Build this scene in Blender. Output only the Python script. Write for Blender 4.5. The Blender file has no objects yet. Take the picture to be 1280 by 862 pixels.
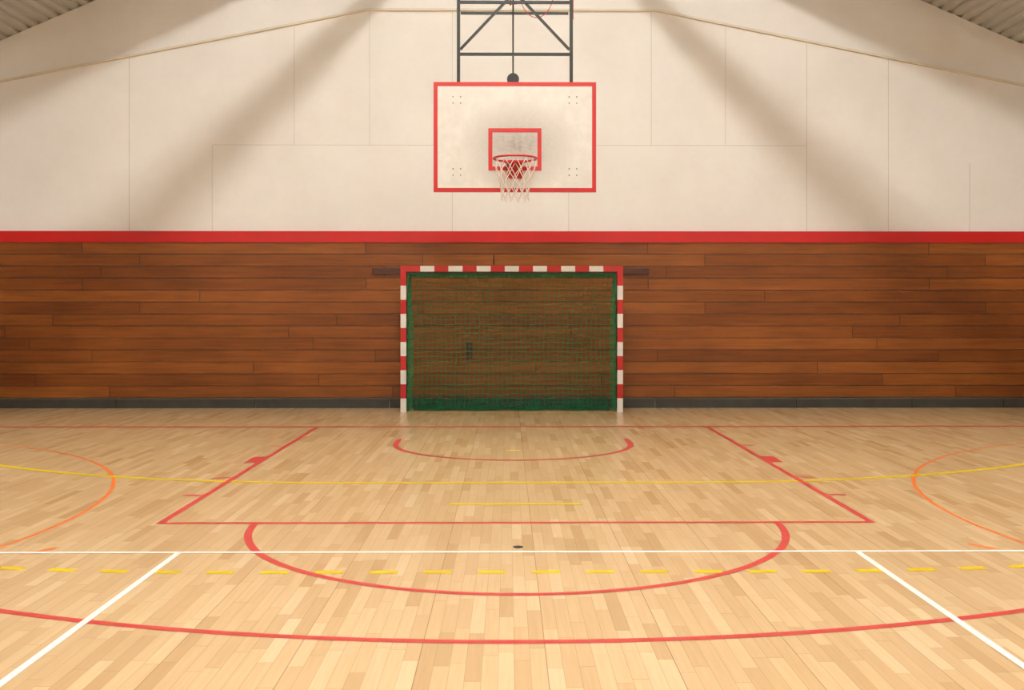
import bpy, bmesh, math, random
from mathutils import Vector, Matrix
random.seed(4)
S=bpy.context.scene
COL=S.collection
CX=0.065      # court axis
YW=15.3       # far wall
# ---------------------------------------------------------------- node helpers
def srgb(r,g,b):
    f=lambda c:(c/255/12.92) if c/255<=0.04045 else ((c/255+0.055)/1.055)**2.4
    return (f(r),f(g),f(b),1)
class NT:
    def __init__(s,name,rough=0.5,spec=0.5,metal=0):
        s.m=bpy.data.materials.new(name); s.m.use_nodes=True
        s.t=s.m.node_tree; s.b=s.t.nodes['Principled BSDF']
        s.b.inputs['Roughness'].default_value=rough
        s.b.inputs['Specular IOR Level'].default_value=spec
        s.b.inputs['Metallic'].default_value=metal
    def n(s,typ,**k):
        x=s.t.nodes.new(typ)
        for a,v in k.items(): setattr(x,a,v)
        return x
    def l(s,a,b): s.t.links.new(a,b)
    def put(s,sock,v):
        if isinstance(v,bpy.types.NodeSocket): s.l(v,sock)
        else: sock.default_value=v
    def math(s,op,a,b=0.0,c=0.0):
        x=s.n('ShaderNodeMath',operation=op)
        s.put(x.inputs[0],a); s.put(x.inputs[1],b); s.put(x.inputs[2],c)
        return x.outputs[0]
    def mix(s,f,a,b,mode='MIX'):
        x=s.n('ShaderNodeMix',data_type='RGBA',blend_type=mode)
        s.put(x.inputs[0],f); s.put(x.inputs[6],a); s.put(x.inputs[7],b)
        return x.outputs[2]
    def pos(s): return s.n('ShaderNodeNewGeometry').outputs['Position']
    def xyz(s,v):
        x=s.n('ShaderNodeSeparateXYZ'); s.l(v,x.inputs[0]); return x.outputs
    def comb(s,a,b,c):
        x=s.n('ShaderNodeCombineXYZ')
        for i,v in enumerate((a,b,c)): s.put(x.inputs[i],v)
        return x.outputs[0]
    def noise(s,vec,scale,detail=4,rough=0.55):
        x=s.n('ShaderNodeTexNoise'); s.l(vec,x.inputs['Vector'])
        x.inputs['Scale'].default_value=scale; x.inputs['Detail'].default_value=detail
        x.inputs['Roughness'].default_value=rough
        return x.outputs['Fac']
    def ramp(s,f,stops):
        x=s.n('ShaderNodeValToRGB'); s.l(f,x.inputs[0]); e=x.color_ramp.elements
        while len(e)<len(stops): e.new(0.5)
        for el,(p,c) in zip(e,stops): el.position=p; el.color=c if len(c)==4 else (*c,1)
        return x.outputs[0]
    def wn(s,vec):
        x=s.n('ShaderNodeTexWhiteNoise',noise_dimensions='3D'); s.l(vec,x.inputs['Vector']); return x.outputs['Value']
    def col(s,c): s.put(s.b.inputs['Base Color'],c)

def painted(name,c,rough=0.45,var=0.12,scale=6,metal=0,spec=0.5):
    t=NT(name,rough,spec,metal)
    f=t.noise(t.pos(),scale)
    dark=tuple(x*(1-var) for x in c[:3])+(1,)
    t.col(t.ramp(f,[(0.3,dark),(0.7,c)]))
    return t.m

# floor -----------------------------------------------------------------
def floor_mat():
    t=NT('maple_parquet',0.3,0.5)
    p=t.xyz(t.pos()); x,y=p[0],p[1]
    u=t.math('DIVIDE',t.math('ADD',x,50.0),0.066)
    row=t.math('FLOOR',u); fu=t.math('FRACT',u)
    off=t.wn(t.comb(row,3.1,0.0))
    L=t.math('ADD',t.math('MULTIPLY',t.wn(t.comb(row,9.7,2.0)),0.25),0.42)
    v=t.math('ADD',t.math('DIVIDE',t.math('ADD',y,50.0),L),t.math('MULTIPLY',off,7.0))
    cell=t.math('FLOOR',v); fv=t.math('FRACT',v)
    r=t.wn(t.comb(row,cell,1.0))
    base=t.ramp(r,[(0.0,srgb(190,156,110)),(0.1,srgb(201,169,124)),(0.5,srgb(208,178,134)),(0.9,srgb(213,184,141)),(1.0,srgb(219,193,153))])
    gv=t.comb(t.math('MULTIPLY',x,60.0),t.math('MULTIPLY',y,2.5),t.math('MULTIPLY',r,40.0))
    g=t.noise(gv,1.0,5,0.6)
    base=t.mix(0.28,base,t.ramp(g,[(0.3,(0.75,0.65,0.52)),(0.65,(1,1,1))]),'MULTIPLY')
    e1=t.math('LESS_THAN',fu,0.04)
    e2=t.math('LESS_THAN',fv,0.008)
    u8=t.math('FRACT',t.math('DIVIDE',row,8.0))
    e3=t.math('MULTIPLY',t.math('LESS_THAN',u8,0.01),t.math('LESS_THAN',fu,0.06))
    e=t.math('MAXIMUM',t.math('MULTIPLY',t.math('MAXIMUM',e1,e2),0.35),t.math('MULTIPLY',e3,0.65))
    base=t.mix(e,base,srgb(120,80,42))
    t.col(base)
    t.b.inputs['Roughness'].default_value=0.25
    return t.m
M_floor=floor_mat()

# wood cladding -----------------------------------------------------------
def clad_mat():
    t=NT('varnished_pine_cladding',0.42,0.35)
    p=t.xyz(t.pos()); x,z=p[0],p[2]
    u=t.math('DIVIDE',t.math('SUBTRACT',z,0.148),0.1777)
    row=t.math('FLOOR',u); fu=t.math('FRACT',u)
    off=t.wn(t.comb(row,5.3,0.0))
    v=t.math('ADD',t.math('DIVIDE',t.math('ADD',x,50.0),4.2),t.math('MULTIPLY',off,5.0))
    cell=t.math('FLOOR',v); fv=t.math('FRACT',v)
    r=t.wn(t.comb(row,cell,4.0))
    base=t.ramp(r,[(0.0,srgb(126,70,26)),(0.5,srgb(138,79,30)),(1.0,srgb(152,90,37))])
    gv=t.comb(t.math('MULTIPLY',x,1.3),t.math('MULTIPLY',r,30.0),t.math('MULTIPLY',z,34.0))
    g=t.noise(gv,1.0,6,0.62)
    base=t.mix(0.75,base,t.ramp(g,[(0.28,(0.5,0.42,0.32)),(0.5,(0.9,0.88,0.82)),(0.72,(1.25,1.2,1.12))]),'MULTIPLY')
    big=t.noise(t.comb(t.math('MULTIPLY',x,0.9),0.0,t.math('MULTIPLY',z,1.6)),1.0,3)
    base=t.mix(0.7,base,t.ramp(big,[(0.3,(0.7,0.63,0.56)),(0.7,(1.14,1.12,1.1))]),'MULTIPLY')
    e1=t.math('LESS_THAN',fu,0.055)
    e2=t.math('LESS_THAN',fv,0.0025)
    e=t.math('MULTIPLY',t.math('MAXIMUM',e1,e2),0.88)
    base=t.mix(e,base,srgb(36,16,7))
    t.col(base)
    return t.m
M_clad=clad_mat()

def wall_mat():
    t=NT('white_painted_panels',0.75,0.2)
    f=t.noise(t.pos(),0.9,4); g=t.noise(t.pos(),9.0,5)
    c=t.ramp(f,[(0.3,srgb(233,231,228)),(0.7,srgb(241,240,238))])
    c=t.mix(0.2,c,t.ramp(g,[(0.35,(0.94,0.93,0.91)),(0.6,(1,1,1))]),'MULTIPLY')
    t.col(c); return t.m
M_wall=wall_mat()
M_seam=painted('panel_joint',srgb(208,204,196),0.8)
M_cream=painted('cream_trim',srgb(230,221,202),0.6)
M_ceil=painted('ceiling_metal_sheet',srgb(190,189,184),0.5,0.06,2)
M_redband=painted('red_trim_paint',srgb(198,16,16),0.4,0.08,3)
def line_mat(name,c,wear=0.25,spec=0.3):
    t=NT(name,0.4,spec)
    f=t.noise(t.pos(),14,6,0.7)
    lo=tuple(a*(1-wear)+b*wear for a,b in zip(c[:3],srgb(222,190,142)[:3]))+(1,)
    t.col(t.ramp(f,[(0.35,c),(0.75,lo)])); return t.m
M_lred=line_mat('red_line_paint',srgb(192,48,50),0.12)
M_lyel=line_mat('yellow_line_paint',srgb(216,186,0),0.02,0.12)
M_lwht=line_mat('white_line_paint',srgb(242,241,238),0.08)
M_lora=line_mat('orange_line_paint',srgb(222,110,30),0.15)
M_red=painted('glossy_red_paint',srgb(186,26,23),0.35)
M_white=painted('white_paint',srgb(224,220,213),0.4,0.08)
M_dark=painted('dark_green_black_steel',srgb(34,38,36),0.4,0.2,8,0.3)
M_steel=painted('galvanised_steel',srgb(130,130,126),0.35,0.2,10,0.8)
M_green=painted('green_net_cord',srgb(14,104,64),0.8,0.2,5)
M_netg=painted('green_net_mesh',srgb(60,136,78),0.85,0.2,5)
M_cord=painted('white_net_cord',srgb(220,206,198),0.85)
M_base=painted('dark_grey_baseboard',srgb(62,60,54),0.6,0.35,5)
M_basetop=painted('baseboard_cap',srgb(96,90,78),0.6,0.3,5)
M_darkwood=painted('dark_wood',srgb(76,36,14),0.5,0.3,5)
M_black=painted('black_rubber',srgb(28,26,25),0.6)
def board_mat():
    t=NT('scuffed_white_backboard',0.4,0.4)
    tc=t.n('ShaderNodeTexCoord').outputs['Object']
    p=t.xyz(tc)
    dx=t.math('SUBTRACT',p[0],0.03); dz=t.math('SUBTRACT',p[2],0.52)
    d=t.math('SQRT',t.math('ADD',t.math('POWER',t.math('MULTIPLY',dx,0.9),2.0),t.math('POWER',t.math('MULTIPLY',dz,1.15),2.0)))
    n1=t.noise(tc,7.0,6,0.7); n2=t.noise(tc,26.0,4,0.7)
    fall=t.math('SUBTRACT',1.0,t.math('DIVIDE',d,0.62)); fall=t.math('MAXIMUM',fall,0.0)
    k=t.math('MULTIPLY',t.math('MULTIPLY',fall,1.5),t.math('MULTIPLY',n1,t.math('ADD',n2,0.35)))
    k=t.math('MINIMUM',k,0.75)
    base=t.ramp(n1,[(0.3,srgb(200,198,192)),(0.65,srgb(214,212,207))])
    t.col(t.mix(k,base,srgb(116,106,98))); return t.m
M_board=board_mat()

# ---------------------------------------------------------------- mesh helpers
def obj(name,bm,mats,parent=None,smooth=False,loc=None):
    me=bpy.data.meshes.new(name); bm.to_mesh(me); bm.free()
    for m in mats: me.materials.append(m)
    if smooth:
        for p in me.polygons: p.use_smooth=True
    o=bpy.data.objects.new(name,me); COL.objects.link(o)
    if parent: o.parent=parent
    if loc: o.location=loc
    return o
def empty(name,loc=(0,0,0)):
    o=bpy.data.objects.new(name,None); COL.objects.link(o); o.location=loc; o.empty_display_size=0.2; return o
def box(bm,a,b,mi=0):
    x0,y0,z0=a; x1,y1,z1=b
    v=[bm.verts.new(c) for c in ((x0,y0,z0),(x1,y0,z0),(x1,y1,z0),(x0,y1,z0),(x0,y0,z1),(x1,y0,z1),(x1,y1,z1),(x0,y1,z1))]
    for f in ((0,3,2,1),(4,5,6,7),(0,1,5,4),(1,2,6,5),(2,3,7,6),(3,0,4,7)):
        bm.faces.new([v[i] for i in f]).material_index=mi
def bar(bm,p,q,w,d=None,mi=0,n=4,round_=False):
    p=Vector(p);q=Vector(q); a=(q-p).normalized()
    ref=Vector((0,1,0)) if abs(a.y)<0.9 else Vector((0,0,1))
    s=a.cross(ref).normalized(); t=s.cross(a).normalized()
    d=d or w; rings=[]
    if round_:
        offs=[s*math.cos(2*math.pi*i/n)*w/2+t*math.sin(2*math.pi*i/n)*w/2 for i in range(n)]
    else:
        offs=[s*w/2+t*d/2,-s*w/2+t*d/2,-s*w/2-t*d/2,s*w/2-t*d/2]; n=4
    for c in (p,q): rings.append([bm.verts.new(c+o) for o in offs])
    for i in range(n):
        bm.faces.new([rings[0][i],rings[0][(i+1)%n],rings[1][(i+1)%n],rings[1][i]]).material_index=mi
    bm.faces.new(rings[0][::-1]).material_index=mi; bm.faces.new(rings[1]).material_index=mi
def polytube(name,lines,r,mat,parent=None,cyclic=False,res=1):
    c=bpy.data.curves.new(name,'CURVE'); c.dimensions='3D'; c.bevel_depth=r; c.bevel_resolution=res
    for L in lines:
        s=c.splines.new('POLY'); s.points.add(len(L)-1)
        for i,p in enumerate(L): s.points[i].co=(*p,1)
        s.use_cyclic_u=cyclic
    c.materials.append(mat)
    o=bpy.data.objects.new(name,c); COL.objects.link(o)
    if parent: o.parent=parent
    return o
def bevel(o,w=0.004,seg=2):
    m=o.modifiers.new('bevel','BEVEL'); m.width=w; m.segments=seg; m.limit_method='ANGLE'
def ribbon(bm,pts,w,z,closed=False):
    P=[Vector(p) for p in pts]; n=len(P); L=[];R=[]
    for i in range(n):
        a=P[max(i-1,0)]; b=P[min(i+1,n-1)]
        t=(b-a).normalized(); nrm=Vector((-t.y,t.x))
        sc=1.0
        if 0<i<n-1:
            t1=(P[i]-P[i-1]).normalized(); sc=1/max(0.5,abs(Vector((-t1.y,t1.x)).dot(nrm)))
        L.append(bm.verts.new((*(P[i]+nrm*w/2*sc),z))); R.append(bm.verts.new((*(P[i]-nrm*w/2*sc),z)))
    for i in range(n-1):
        f=bm.faces.new([R[i],R[i+1],L[i+1],L[i]])
def arc(cx,cy,r,a0,a1,n=96):
    return [(cx+r*math.cos(math.radians(a0+(a1-a0)*i/n)),cy+r*math.sin(math.radians(a0+(a1-a0)*i/n))) for i in range(n+1)]

# ---------------------------------------------------------------- room shell
XL,XR,YB=-11.0,11.13,-12.0
SL=0.43; APEX=8.72
def roofz(x): return APEX-SL*abs(x-CX)
bm=bmesh.new(); box(bm,(XL-0.2,YB-0.2,-0.2),(XR+0.2,YW+0.4,0)); obj('floor',bm,[M_floor])
def gable(name,y0,y1,mats,zlow,parent=None):
    bm=bmesh.new()
    prof=[(XL,zlow),(XR,zlow),(XR,roofz(XR)),(CX,APEX),(XL,roofz(XL))]
    f=[bm.verts.new((x,y0,z)) for x,z in prof]; b=[bm.verts.new((x,y1,z)) for x,z in prof]
    bm.faces.new(f); bm.faces.new(b[::-1])
    for i in range(5): bm.faces.new([f[i],b[i],b[(i+1)%5],f[(i+1)%5]])
    return obj(name,bm,mats,parent)
wall=gable('wall_far',YW+0.03,YW+0.25,[M_wall],0)
gable('wall_near',YB-0.2,YB,[M_wall],0)
for nm,a,b in (('wall_left',XL-0.2,XL),('wall_right',XR,XR+0.2)):
    bm=bmesh.new(); box(bm,(a,YB-0.2,0),(b,YW+0.25,roofz(XR)+0.02)); obj(nm,bm,[M_wall])
bm=bmesh.new()
for i in range(13):
    z0=0.148+i*0.1777
    box(bm,(XL,YW-0.0,z0+0.004),(XR,YW+0.03,z0+0.1777))
o=obj('cladding_boards',bm,[M_clad],wall); 
for nm,x in (('a',XL),('b',XR-0.03)):
    bm=bmesh.new(); box(bm,(x,YB,0.15),(x+0.03,YW,2.458)); obj('cladding_side_'+nm,bm,[M_clad],wall)
bm=bmesh.new(); box(bm,(XL,YW-0.025,2.458),(XR,YW+0.03,2.625)); obj('trim_red_band',bm,[M_redband])
# white wall panel joints
bm=bmesh.new()
def vs(x,z0,z1): box(bm,(x-0.0035,YW+0.0275,z0),(x+0.0035,YW+0.0305,z1))
for x,z0,z1 in ((-4.39,2.63,3.91),(-0.82,2.63,3.3),(0.917,2.63,3.3),(4.476,2.63,5.42),(5.70,2.63,5.2),(-2.05,3.91,5.92),
                (-3.17,3.91,5.66),(3.26,3.91,5.7),(6.92,2.63,3.65),(2.15,3.91,5.92),(-5.62,2.63,5.2),(-0.82,3.91,5.92),(0.95,3.91,5.92)):
    vs(x,z0,z1)
box(bm,(-4.39,YW+0.0275,3.907),(4.476,YW+0.0305,3.913))
obj('panel_joints',bm,[M_seam],wall)
# bent cream trim
bm=bmesh.new()
pts=[(XL,4.84-(abs(XL)-7.55)*0.197),(-2.07,5.92),(2.21,5.92),(XR,4.815-(XR-7.69)*0.2)]
for (xa,za),(xb,zb) in zip(pts,pts[1:]): bar(bm,(xa,YW+0.005,za),(xb,YW+0.005,zb),0.03,0.05)
obj('trim_cream_rail',bm,[M_cream])
# baseboard in sections
bm=bmesh.new()
edges=[XL,-8.0,-5.79,-3.74,-1.75,2.2,4.3,6.03,7.4,XR]
for a,b in zip(edges,edges[1:]):
    box(bm,(a+0.006,YW-0.035,0.0),(b-0.006,YW,0.128),0)
    box(bm,(a+0.002,YW-0.045,0.128),(b-0.002,YW,0.146),1)
obj('baseboard_far',bm,[M_base,M_basetop])
for nm,a,b in (('baseboard_left',XL+.03,XL+0.06),('baseboard_right',XR-0.06,XR-.03)):
    bm=bmesh.new(); box(bm,(a,YB,0.0),(b,YW-0.05,0.146)); obj(nm,bm,[M_base])
# corrugated ceiling, ribs run along the hall
bm=bmesh.new()
prof=[]
for side in (-1,1):
    seq=[]
    x=0.0
    lim=(CX-XL+0.3) if side<0 else (XR-CX+0.3)
    while x<lim:
        for dx,dz in ((0,0),(0.07,0),(0.085,0.035),(0.135,0.035),(0.15,0)):
            seq.append((CX+side*(x+dx),APEX-SL*(x+dx)+dz))
        x+=0.15
    prof.append(seq)
line=prof[0][::-1]+prof[1][1:]
a=[bm.verts.new((x,YB-0.2,z)) for x,z in line]; b=[bm.verts.new((x,YW+0.25,z)) for x,z in line]
for i in range(len(line)-1): bm.faces.new([a[i],b[i],b[i+1],a[i+1]])
ceil=obj('ceiling',bm,[M_ceil])
bm=bmesh.new()
for s in (-1,1):
    xe=XL-0.3 if s<0 else XR+0.3
    z=APEX-SL*abs(xe-CX)
    A=[(CX,YB-0.2,APEX+0.06),(xe,YB-0.2,z+0.06),(xe,YW+0.25,z+0.06),(CX,YW+0.25,APEX+0.06)]
    bm.faces.new([bm.verts.new(c) for c in A])
obj('roof_deck',bm,[M_ceil],ceil)
# rafters (portal frames)
for k,y in enumerate((-6.0,0.0,6.2,12.2)):
    bm=bmesh.new()
    for xe in (XL+0.05,XR-0.05):
        bar(bm,(CX,y,APEX-0.17),(xe,y,roofz(xe)-0.17),0.32,0.16)
    obj('rafter_%d'%(k+1),bm,[M_cream],ceil)
# unseen blockers added overhead to cast the fanned shadows on the end wall
for k,s in enumerate((-1,1)):
    bm=bmesh.new(); x=CX+s*3.0
    box(bm,(x-0.09,YB,6.64),(x+0.09,YW+0.03,roofz(3.0+CX)+0.05))  # deep blocker, added to darken the upper corners of the end wall
    obj('shadow_beam_%d'%(k+1),bm,[M_cream],ceil)
    bm=bmesh.new(); x=CX+s*1.42
    box(bm,(x-0.105,YB,6.64),(x+0.105,YW+0.03,6.76))  # added bar, throws the steeper shadow band
    for y in (-9,-3,3,9,13): bar(bm,(x,y,6.75),(x,y,roofz(x)+0.03),0.03)
    obj('shadow_bar_%d'%(k+1),bm,[M_cream],ceil)

# ---------------------------------------------------------------- court lines
W=0.05; YE=12.787
bm=bmesh.new(); z=0.0016
ribbon(bm,[(CX-7.5,YE+0.02),(CX+7.5,YE+0.02)],0.095,z)
ribbon(bm,[(CX-7.5,YE-0.03),(CX-7.5,-10)],W,z); ribbon(bm,[(CX+7.5,YE-0.03),(CX+7.5,-10)],W,z)
yf=YE-5.8+W/2; kx=2.45-W/2
ribbon(bm,[(CX-kx,YE-0.03),(CX-kx,yf-W/2)],W,z); ribbon(bm,[(CX+kx,YE-0.03),(CX+kx,yf-W/2)],W,z)
ribbon(bm,[(CX-kx+W/2,yf),(CX+kx-W/2,yf)],0.055,z)
for s in (-1,1):
    for dd in (1.75,3.85,4.70):
        ribbon(bm,[(CX+s*2.45,YE-dd-0.025),(CX+s*2.60,YE-dd-0.025)],W,z)
    ribbon(bm,[(CX+s*2.45,YE-2.8),(CX+s*2.57,YE-2.8)],0.40,z)
ribbon(bm,arc(CX,yf,1.8-W/2,180,360),W,z+0.0003)
yh=YE-1.575
ribbon(bm,[(CX-1.275,yh+0.375)]+arc(CX,yh,1.275,180,360)+[(CX+1.275,yh+0.375)],0.058,z)
a0=math.degrees(math.acos(6.6/6.725))
ribbon(bm,[(CX-6.6,YE-0.03)]+arc(CX,yh,6.725,180+a0,360-a0,160)+[(CX+6.6,YE-0.03)],W,z)
obj('basketball_court_lines',bm,[M_lred])
# handball lines
YG=14.62
bm=bmesh.new(); z=0.0011
def dzone(r,n=60):
    return arc(CX-1.5,YG,r,180,270,n)+arc(CX+1.5,YG,r,270,360,n)
ribbon(bm,dzone(5.975),0.07,z)
ribbon(bm,[(CX-0.5,YG-6.93),(CX+0.5,YG-6.93)],0.06,z)
ribbon(bm,[(CX-0.075,YG-3.98),(CX+0.075,YG-3.98)],0.05,z)
ribbon(bm,[(CX-1.5,YG),(CX+1.5,YG)],0.05,z)
path=dzone(8.93,400)
import bisect
cum=[0]
for p,q in zip(path,path[1:]): cum.append(cum[-1]+math.dist(p,q))
def at(s):
    i=min(max(bisect.bisect(cum,s)-1,0),len(path)-2); seg=cum[i+1]-cum[i] or 1
    t=(s-cum[i])/seg; return (path[i][0]*(1-t)+path[i+1][0]*t,path[i][1]*(1-t)+path[i+1][1]*t)
mid=cum[-1]/2
k=0
while mid-(0.15+0.3*k)-0.08>0:
    for s in (-1,1):
        c=mid+s*(0.15+0.3*k)
        ribbon(bm,[at(c-0.077),at(c),at(c+0.077)],0.06,z)
    k+=1
obj('handball_court_lines',bm,[M_lyel])
bm=bmesh.new(); z=0.0021
ribbon(bm,[(-7.6,6.16),(7.7,6.16)],0.038,z)
ribbon(bm,[(-1.963,6.15),(-1.963,-8)],0.037,z); ribbon(bm,[(2.10,6.15),(2.10,-8)],0.037,z)
obj('white_court_lines',bm,[M_lwht])
bm=bmesh.new(); z=0.0006
ribbon(bm,arc(-7.6,7.1,4.57,-80,80),0.033,z)
ribbon(bm,arc(7.73,7.1,4.57,100,260),0.033,z)
ribbon(bm,[(-2.86,6.12),(-2.75,6.30)],0.04,z); ribbon(bm,[(2.86,6.36),(2.97,6.22)],0.04,z)
obj('orange_court_lines',bm,[M_lora])
bm=bmesh.new(); bmesh.ops.create_cone(bm,cap_ends=True,segments=24,radius1=0.032,radius2=0.03,depth=0.003)
obj('floor_socket_cap',bm,[M_black],loc=(0.066,6.29,0.0016))

# ---------------------------------------------------------------- handball goal
g=empty('handball_goal',(CX,14.6,0))
bm=bmesh.new(); T=0.08; HW=1.58; H=2.08
for s in (-1,1):
    xo=s*HW; xi=s*(HW-T); x0,x1=min(xo,xi),max(xo,xi)
    for i in range(9):
        box(bm,(x0,0,i*0.2),(x1,T,(i+1)*0.2),1 if i%2==0 else 0)
    box(bm,(x0,0,1.8),(x1,T,H),0)
xs=-HW+0.28
box(bm,(-HW+T,0,H-T),(xs,T,H),0); box(bm,(-xs,0,H-T),(HW-T,T,H),0)
for i in range(13):
    box(bm,(xs+i*0.2,0,H-T),(xs+(i+1)*0.2,T,H),1 if i%2==0 else 0)
bmesh.ops.remove_doubles(bm,verts=bm.verts,dist=0.0001)
obj('frame',bm,[M_red,M_white],g)
R=0.016
sup=[]
for s in (-1,1):
    x=s*(HW-0.04)
    sup.append([(x,0.08,H-0.05),(x,0.20,H-0.06),(x,0.30,H-0.14),(x,0.36,H-0.3),(x,0.58,0.25),(x,0.60,0.06),(x,0.56,0.02),(x,0.08,0.02)])
sup.append([(-HW+0.04,0.59,0.03),(HW-0.04,0.59,0.03)])
polytube('rear_support',sup,R,M_dark,g,res=3)
def back(u,v):
    y=0.50-0.22*v+0.03*math.sin(3*u+2*v)
    sag=0.06*(1-u*u)*math.sin(math.pi*v)
    x=u*(HW-0.12)*(1-0.02*math.sin(math.pi*v))
    z=0.02+v*(H-0.17)-0.015*(1-u*u)*(v>0.9)
    return (x+0.006*math.sin(17*v+9*u),y+sag+0.008*math.sin(23*u+11*v),z+0.008*math.sin(15*u+3*v))
NX,NZ=42,28
lines=[]
for i in range(NX+1):
    u=-1+2*i/NX; lines.append([back(u,j/NZ) for j in range(NZ+1)])
for j in range(NZ+1):
    lines.append([back(-1+2*i/NX,j/NZ) for i in range(NX+1)])
for s in (-1,1):
    for j in range(0,NZ+1):
        b=back(s,j/NZ); lines.append([(s*(HW-T-0.01),0.06,b[2]),((s*(HW-T-0.01)+b[0])/2,(0.06+b[1])/2,b[2]-0.01),b])
    for i in range(1,7):
        t=i/7
        lines.append([( s*(HW-T-0.01)*(1-t)+back(s,j/NZ)[0]*t, 0.06*(1-t)+back(s,j/NZ)[1]*t, back(s,j/NZ)[2]-0.01*math.sin(math.pi*t)) for j in range(NZ+1)])
for i in range(NX+1):
    b=back(-1+2*i/NX,1); lines.append([(b[0],0.06,H-T-0.03),(b[0],0.06*0.5+b[1]*.5,(H-T-0.03+b[2])/2-0.015),b])
for i in range(1,5):
    t=i/5; lines.append([(back(-1+2*k/NX,1)[0],0.06*(1-t)+back(-1+2*k/NX,1)[1]*t,(H-T-0.03)*(1-t)+back(-1+2*k/NX,1)[2]*t) for k in range(NX+1)])
polytube('net',lines,0.0045,M_netg,g,res=0)
xi=HW-T-0.022; rope=[]
for j in range(61):
    rope.append((-xi+0.006*math.sin(j*1.7),0.045,0.03+j*(H-T-0.06)/60))
top=[(-xi+2*xi*i/90,0.045,H-T-0.03-0.008*abs(math.sin(i*math.pi/6))) for i in range(1,90)]
rope+=top+[(xi+0.006*math.sin(j*1.7),0.045,0.03+j*(H-T-0.06)/60) for j in range(60,-1,-1)]
polytube('border_rope',[rope],0.011,M_green,g,res=2)
loops=[]
for i in range(30):
    x=-xi+0.05+i*(2*xi-0.1)/29
    loops.append([(x-0.012,0.04,H-T-0.035),(x,0.03,H-T-0.002),(x+0.012,0.04,H-T-0.035)])
for s in (-1,1):
    for j in range(19):
        zz=0.08+j*0.1; loops.append([(s*xi,0.04,zz-0.01),(s*(xi+0.02),0.035,zz),(s*xi,0.04,zz+0.01)])
polytube('lacing',loops,0.005,M_green,g,res=1)
heap=[]
for k in range(22):
    ph=random.random()*6; yy=0.22+random.random()*0.28; zz=0.012+random.random()**1.6*0.13
    heap.append([(-1.42+2.84*i/70,yy+0.03*math.sin(i*0.5+ph),max(0.008,zz*(0.75+0.35*math.sin(i*0.37+ph*2)))) for i in range(71)])
for k in range(150):
    x=-1.42+2.84*random.random(); a=random.uniform(-.05,.05)
    heap.append([(x,0.25,0.01),(x+a,0.34,0.05+random.random()*.05),(x+a*1.6,0.46,0.08+random.random()*.16)])
polytube('net_bottom_gather',heap,0.004,M_green,g,res=0)

# rail and fittings on wall behind goal
bm=bmesh.new()
xa=(466-634)/84; xb=(811-634)/84
box(bm,(xa,YW-0.03,1.985),(xb,YW,2.07)); 
o=obj('goal_wall_rail',bm,[M_darkwood]); bevel(o)
bm=bmesh.new(); box(bm,(-0.61,YW-0.015,0.72),(-0.52,YW,0.98)); box(bm,(-0.58,YW-0.03,0.8),(-0.55,YW-0.015,0.9))
o=obj('wall_latch_plate',bm,[M_darkwood]); bevel(o)
polytube('wall_hook',[[(-0.2,YW,2.26),(-0.2,YW-0.04,2.26),(-0.2,YW-0.06,2.2),(-0.2,YW-0.04,2.14),(-0.2,YW-0.0,2.14)]],0.008,M_black)

# ---------------------------------------------------------------- basketball hoop
YBk=11.42
h=empty('basketball_hoop',(0.085,YBk,2.765))
bm=bmesh.new(); box(bm,(-0.9,0,0),(0.9,0.035,1.215)); o=obj('backboard',bm,[M_board],h); bevel(o)
bm=bmesh.new(); t=0.045; e=-0.003
def rect(bm,x0,x1,z0,z1,t,y0,y1):
    box(bm,(x0,y0,z0),(x1,y1,z0+t)); box(bm,(x0,y0,z1-t),(x1,y1,z1)); box(bm,(x0,y0,z0+t),(x0+t,y1,z1-t)); box(bm,(x1-t,y0,z0+t),(x1,y1,z1-t))
rect(bm,-0.903,0.903,-0.003,1.218,t,e,0.0375)
rect(bm,-0.295,0.295,0.235,0.705,t,e,0.001)
obj('backboard_markings',bm,[M_red],h)
bm=bmesh.new()
for cx in (-0.645,0.645):
    for cz in (0.22,1.02):
        for a in (-0.042,0.042):
            for b in (-0.035,0.035):
                bmesh.ops.create_cone(bm,cap_ends=True,segments=10,radius1=0.009,radius2=0.007,depth=0.01,
                    matrix=Matrix.Translation((cx+a,-0.003,cz+b))@Matrix.Rotation(math.pi/2,4,'X'))
obj('bolts',bm,[M_steel],h)
RZ=0.315; RY=-0.37; RR=0.232
bm=bmesh.new()
n=64;m=10
vs_=[[bm.verts.new(((RR+0.011*math.cos(b))*math.cos(a),RY+(RR+0.011*math.cos(b))*math.sin(a),RZ+0.011*math.sin(b))) for b in [2*math.pi*j/m for j in range(m)]] for a in [2*math.pi*i/n for i in range(n)]]
for i in range(n):
    for j in range(m): bm.faces.new([vs_[i][j],vs_[(i+1)%n][j],vs_[(i+1)%n][(j+1)%m],vs_[i][(j+1)%m]])
obj('rim',bm,[M_red],h,True)
bm=bmesh.new()
box(bm,(-0.09,-0.012,RZ-0.17),(0.09,0.0,RZ+0.02))
v=[bm.verts.new(c) for c in ((-0.15,-0.20,RZ-0.008),(0.15,-0.20,RZ-0.008),(0.085,0,RZ-0.008),(-0.085,0,RZ-0.008),(-0.15,-0.20,RZ+0.008),(0.15,-0.20,RZ+0.008),(0.085,0,RZ+0.008),(-0.085,0,RZ+0.008))]
for f in ((0,3,2,1),(4,5,6,7),(0,1,5,4),(1,2,6,5),(2,3,7,6),(3,0,4,7)): bm.faces.new([v[i] for i in f])
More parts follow.
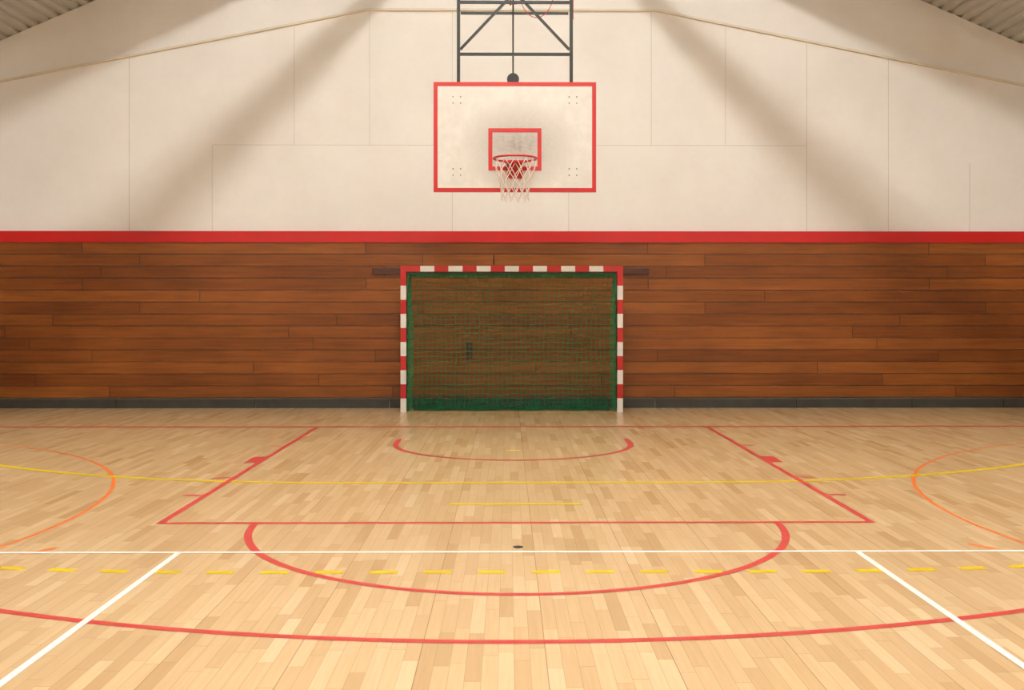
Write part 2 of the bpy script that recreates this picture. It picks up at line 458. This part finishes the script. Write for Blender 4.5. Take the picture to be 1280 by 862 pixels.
for s in (-1,1):
    x=s*0.075
    v=[bm.verts.new(c) for c in ((x-0.004,-0.16,RZ),(x-0.004,0,RZ),(x-0.004,0,RZ-0.16),(x+0.004,-0.16,RZ),(x+0.004,0,RZ),(x+0.004,0,RZ-0.16))]
    for f in ((0,1,2),(5,4,3),(0,3,4,1),(1,4,5,2),(2,5,3,0)): bm.faces.new([v[i] for i in f])
v=[bm.verts.new(c) for c in ((-0.075,-0.16,RZ-0.006),(0.075,-0.16,RZ-0.006),(0.075,-0.004,RZ-0.16),(-0.075,-0.004,RZ-0.16))]
bm.faces.new(v)
obj('rim_mount',bm,[M_red],h)
nl=[];K=12
rows=[(0.228,0.0),(0.212,-0.10),(0.185,-0.19),(0.160,-0.27),(0.148,-0.35),(0.150,-0.43)]
def npnt(i,k):
    r,zz=rows[i]; a=2*math.pi*(k+0.5*i)/K
    return (r*math.cos(a)+0.004*math.sin(5*k+i),RY+r*math.sin(a),RZ-0.012+zz+0.01*math.sin(3*k+2*i))
for i in range(5):
    for k in range(K):
        nl.append([npnt(i,k),npnt(i+1,k)]); 
        nl.append([npnt(i,k),npnt(i+1,k-1)])
polytube('net',nl,0.0046,M_cord,h,res=1)
polytube('net_knots',[[tuple(Vector(npnt(i,k))+Vector((0,0,0.008))),tuple(Vector(npnt(i,k))-Vector((0,0,0.008)))] for i in range(1,6) for k in range(K)],0.007,M_cord,h,res=1)
oz=-2.765
bm=bmesh.new()
PX=0.63; TOP=7.6+oz
for s in (-1,1):
    bar(bm,(s*PX,0.075,0.1),(s*PX,0.075,TOP),0.036,0.042)
    bar(bm,(s*(PX+0.03),0.62,1.55),(s*(PX+0.03),0.62,TOP),0.026,0.03)
    bar(bm,(s*PX,0.075,0.95),(s*(PX+.03),0.62,1.6),0.03)
    bar(bm,(s*PX,0.075,2.15),(s*(PX+0.03),0.62,2.15),0.03)
    bar(bm,(s*(PX-0.02),0.085,1.60),(-s*0.08,0.085,2.33),0.028)
    bar(bm,(s*PX,0.075,TOP-0.2),(s*PX,0.62,TOP-1.0),0.03)
for zz in (0.25,1.0,1.545,2.125,3.2,4.2,TOP):
    bar(bm,(-PX,0.075,zz),(PX,0.075,zz),0.03)
bar(bm,(-PX,0.62,2.16),(PX,0.62,2.16),0.026)
bar(bm,(-PX,0.62,TOP),(PX,0.62,TOP),0.03)
for s in (-1,1):
    bar(bm,(s*PX,0.35,TOP),(s*PX,0.35,roofz(0.7)+oz+0.02),0.06)
obj('support_frame',bm,[M_dark],h)
bm=bmesh.new()
bmesh.ops.create_cone(bm,cap_ends=True,segments=28,radius1=0.068,radius2=0.068,depth=0.03,matrix=Matrix.Translation((-0.02,0.12,1.275))@Matrix.Rotation(math.pi/2,4,'X'))
bar(bm,(-0.02,0.12,1.27),(-0.02,0.12,TOP),0.018,round_=True,n=8)
obj('winch_wheel',bm,[M_dark],h)
bm=bmesh.new(); bar(bm,(0.66,0.3,2.0),(0.66,0.3,TOP),0.022,round_=True,n=8)
bar(bm,(-0.05,0.1,2.10),(-0.05,0.1,2.35),0.02,round_=True,n=8); bar(bm,(-0.05,0.1,2.12),(0.02,0.1,2.12),0.02,round_=True,n=8)
obj('red_pull_rod',bm,[M_red],h)
cab=[[(0.25+0.2*math.sin(a),0.3,2.35-0.33*math.cos(a)*1.0) for a in [math.pi*(-0.6+1.2*i/24) for i in range(25)]]]
polytube('cable',cab,0.005,M_red,h,res=1)

# ---------------------------------------------------------------- ceiling strip lamps
def emis(name,k):
    ME=bpy.data.materials.new(name); ME.use_nodes=True
    b=ME.node_tree.nodes['Principled BSDF']; b.inputs['Emission Color'].default_value=(1,0.962,0.905,1); b.inputs['Emission Strength'].default_value=k
    b.inputs['Base Color'].default_value=(0.9,0.9,0.85,1); return ME
M_e1=emis('lamp_tube_ridge',100); M_e2=emis('lamp_tube_side',62)
MH=painted('lamp_housing',srgb(210,208,200),0.4)
def lamp(x,y,z,me,ln=0.8,w=0.2):
    L=empty('strip_lamp',(x,y,z))
    bm=bmesh.new(); box(bm,(-w/2-0.03,-ln-0.03,w/2+0.01),(w/2+0.03,ln+0.03,w/2+0.07))
    for yy in (-0.6,0.6): bar(bm,(0,yy,w/2+0.05),(0,yy,roofz(x)-z+0.02),0.015)
    for yy in (-ln-0.02,ln+0.005): box(bm,(-0.03,yy,-0.03),(0.03,yy+0.015,w/2+0.02))
    obj('housing',bm,[MH],L)
    bm=bmesh.new(); bar(bm,(0,-ln,0),(0,ln,0),w,round_=True,n=14); obj('tube',bm,[me],L)
for y in (-8.5,-5.0,-1.5,2.0,5.0,8.0,10.7): lamp(CX,y,8.1,M_e1,0.8,0.25)
for x in (-6.4,6.53):
    for y in (-7,-1,4.0,9.5): lamp(x,y,roofz(x)-0.5,M_e2)

w=bpy.data.worlds.new('world'); S.world=w; w.use_nodes=True
w.node_tree.nodes['Background'].inputs[0].default_value=(0.8,0.85,0.9,1); w.node_tree.nodes['Background'].inputs[1].default_value=0.2

# ---------------------------------------------------------------- camera
cd=bpy.data.cameras.new('camera'); cam=bpy.data.objects.new('camera',cd); COL.objects.link(cam)
cd.sensor_width=36; cd.lens=36*1285/1280; cd.shift_y=-43/1280; cd.shift_x=-0.0034
cam.location=(0,0,1.446); cam.rotation_euler=(math.pi/2,0,-0.008); cd.clip_end=100
S.camera=cam
S.view_settings.view_transform='Standard'
S.view_settings.exposure=0.0
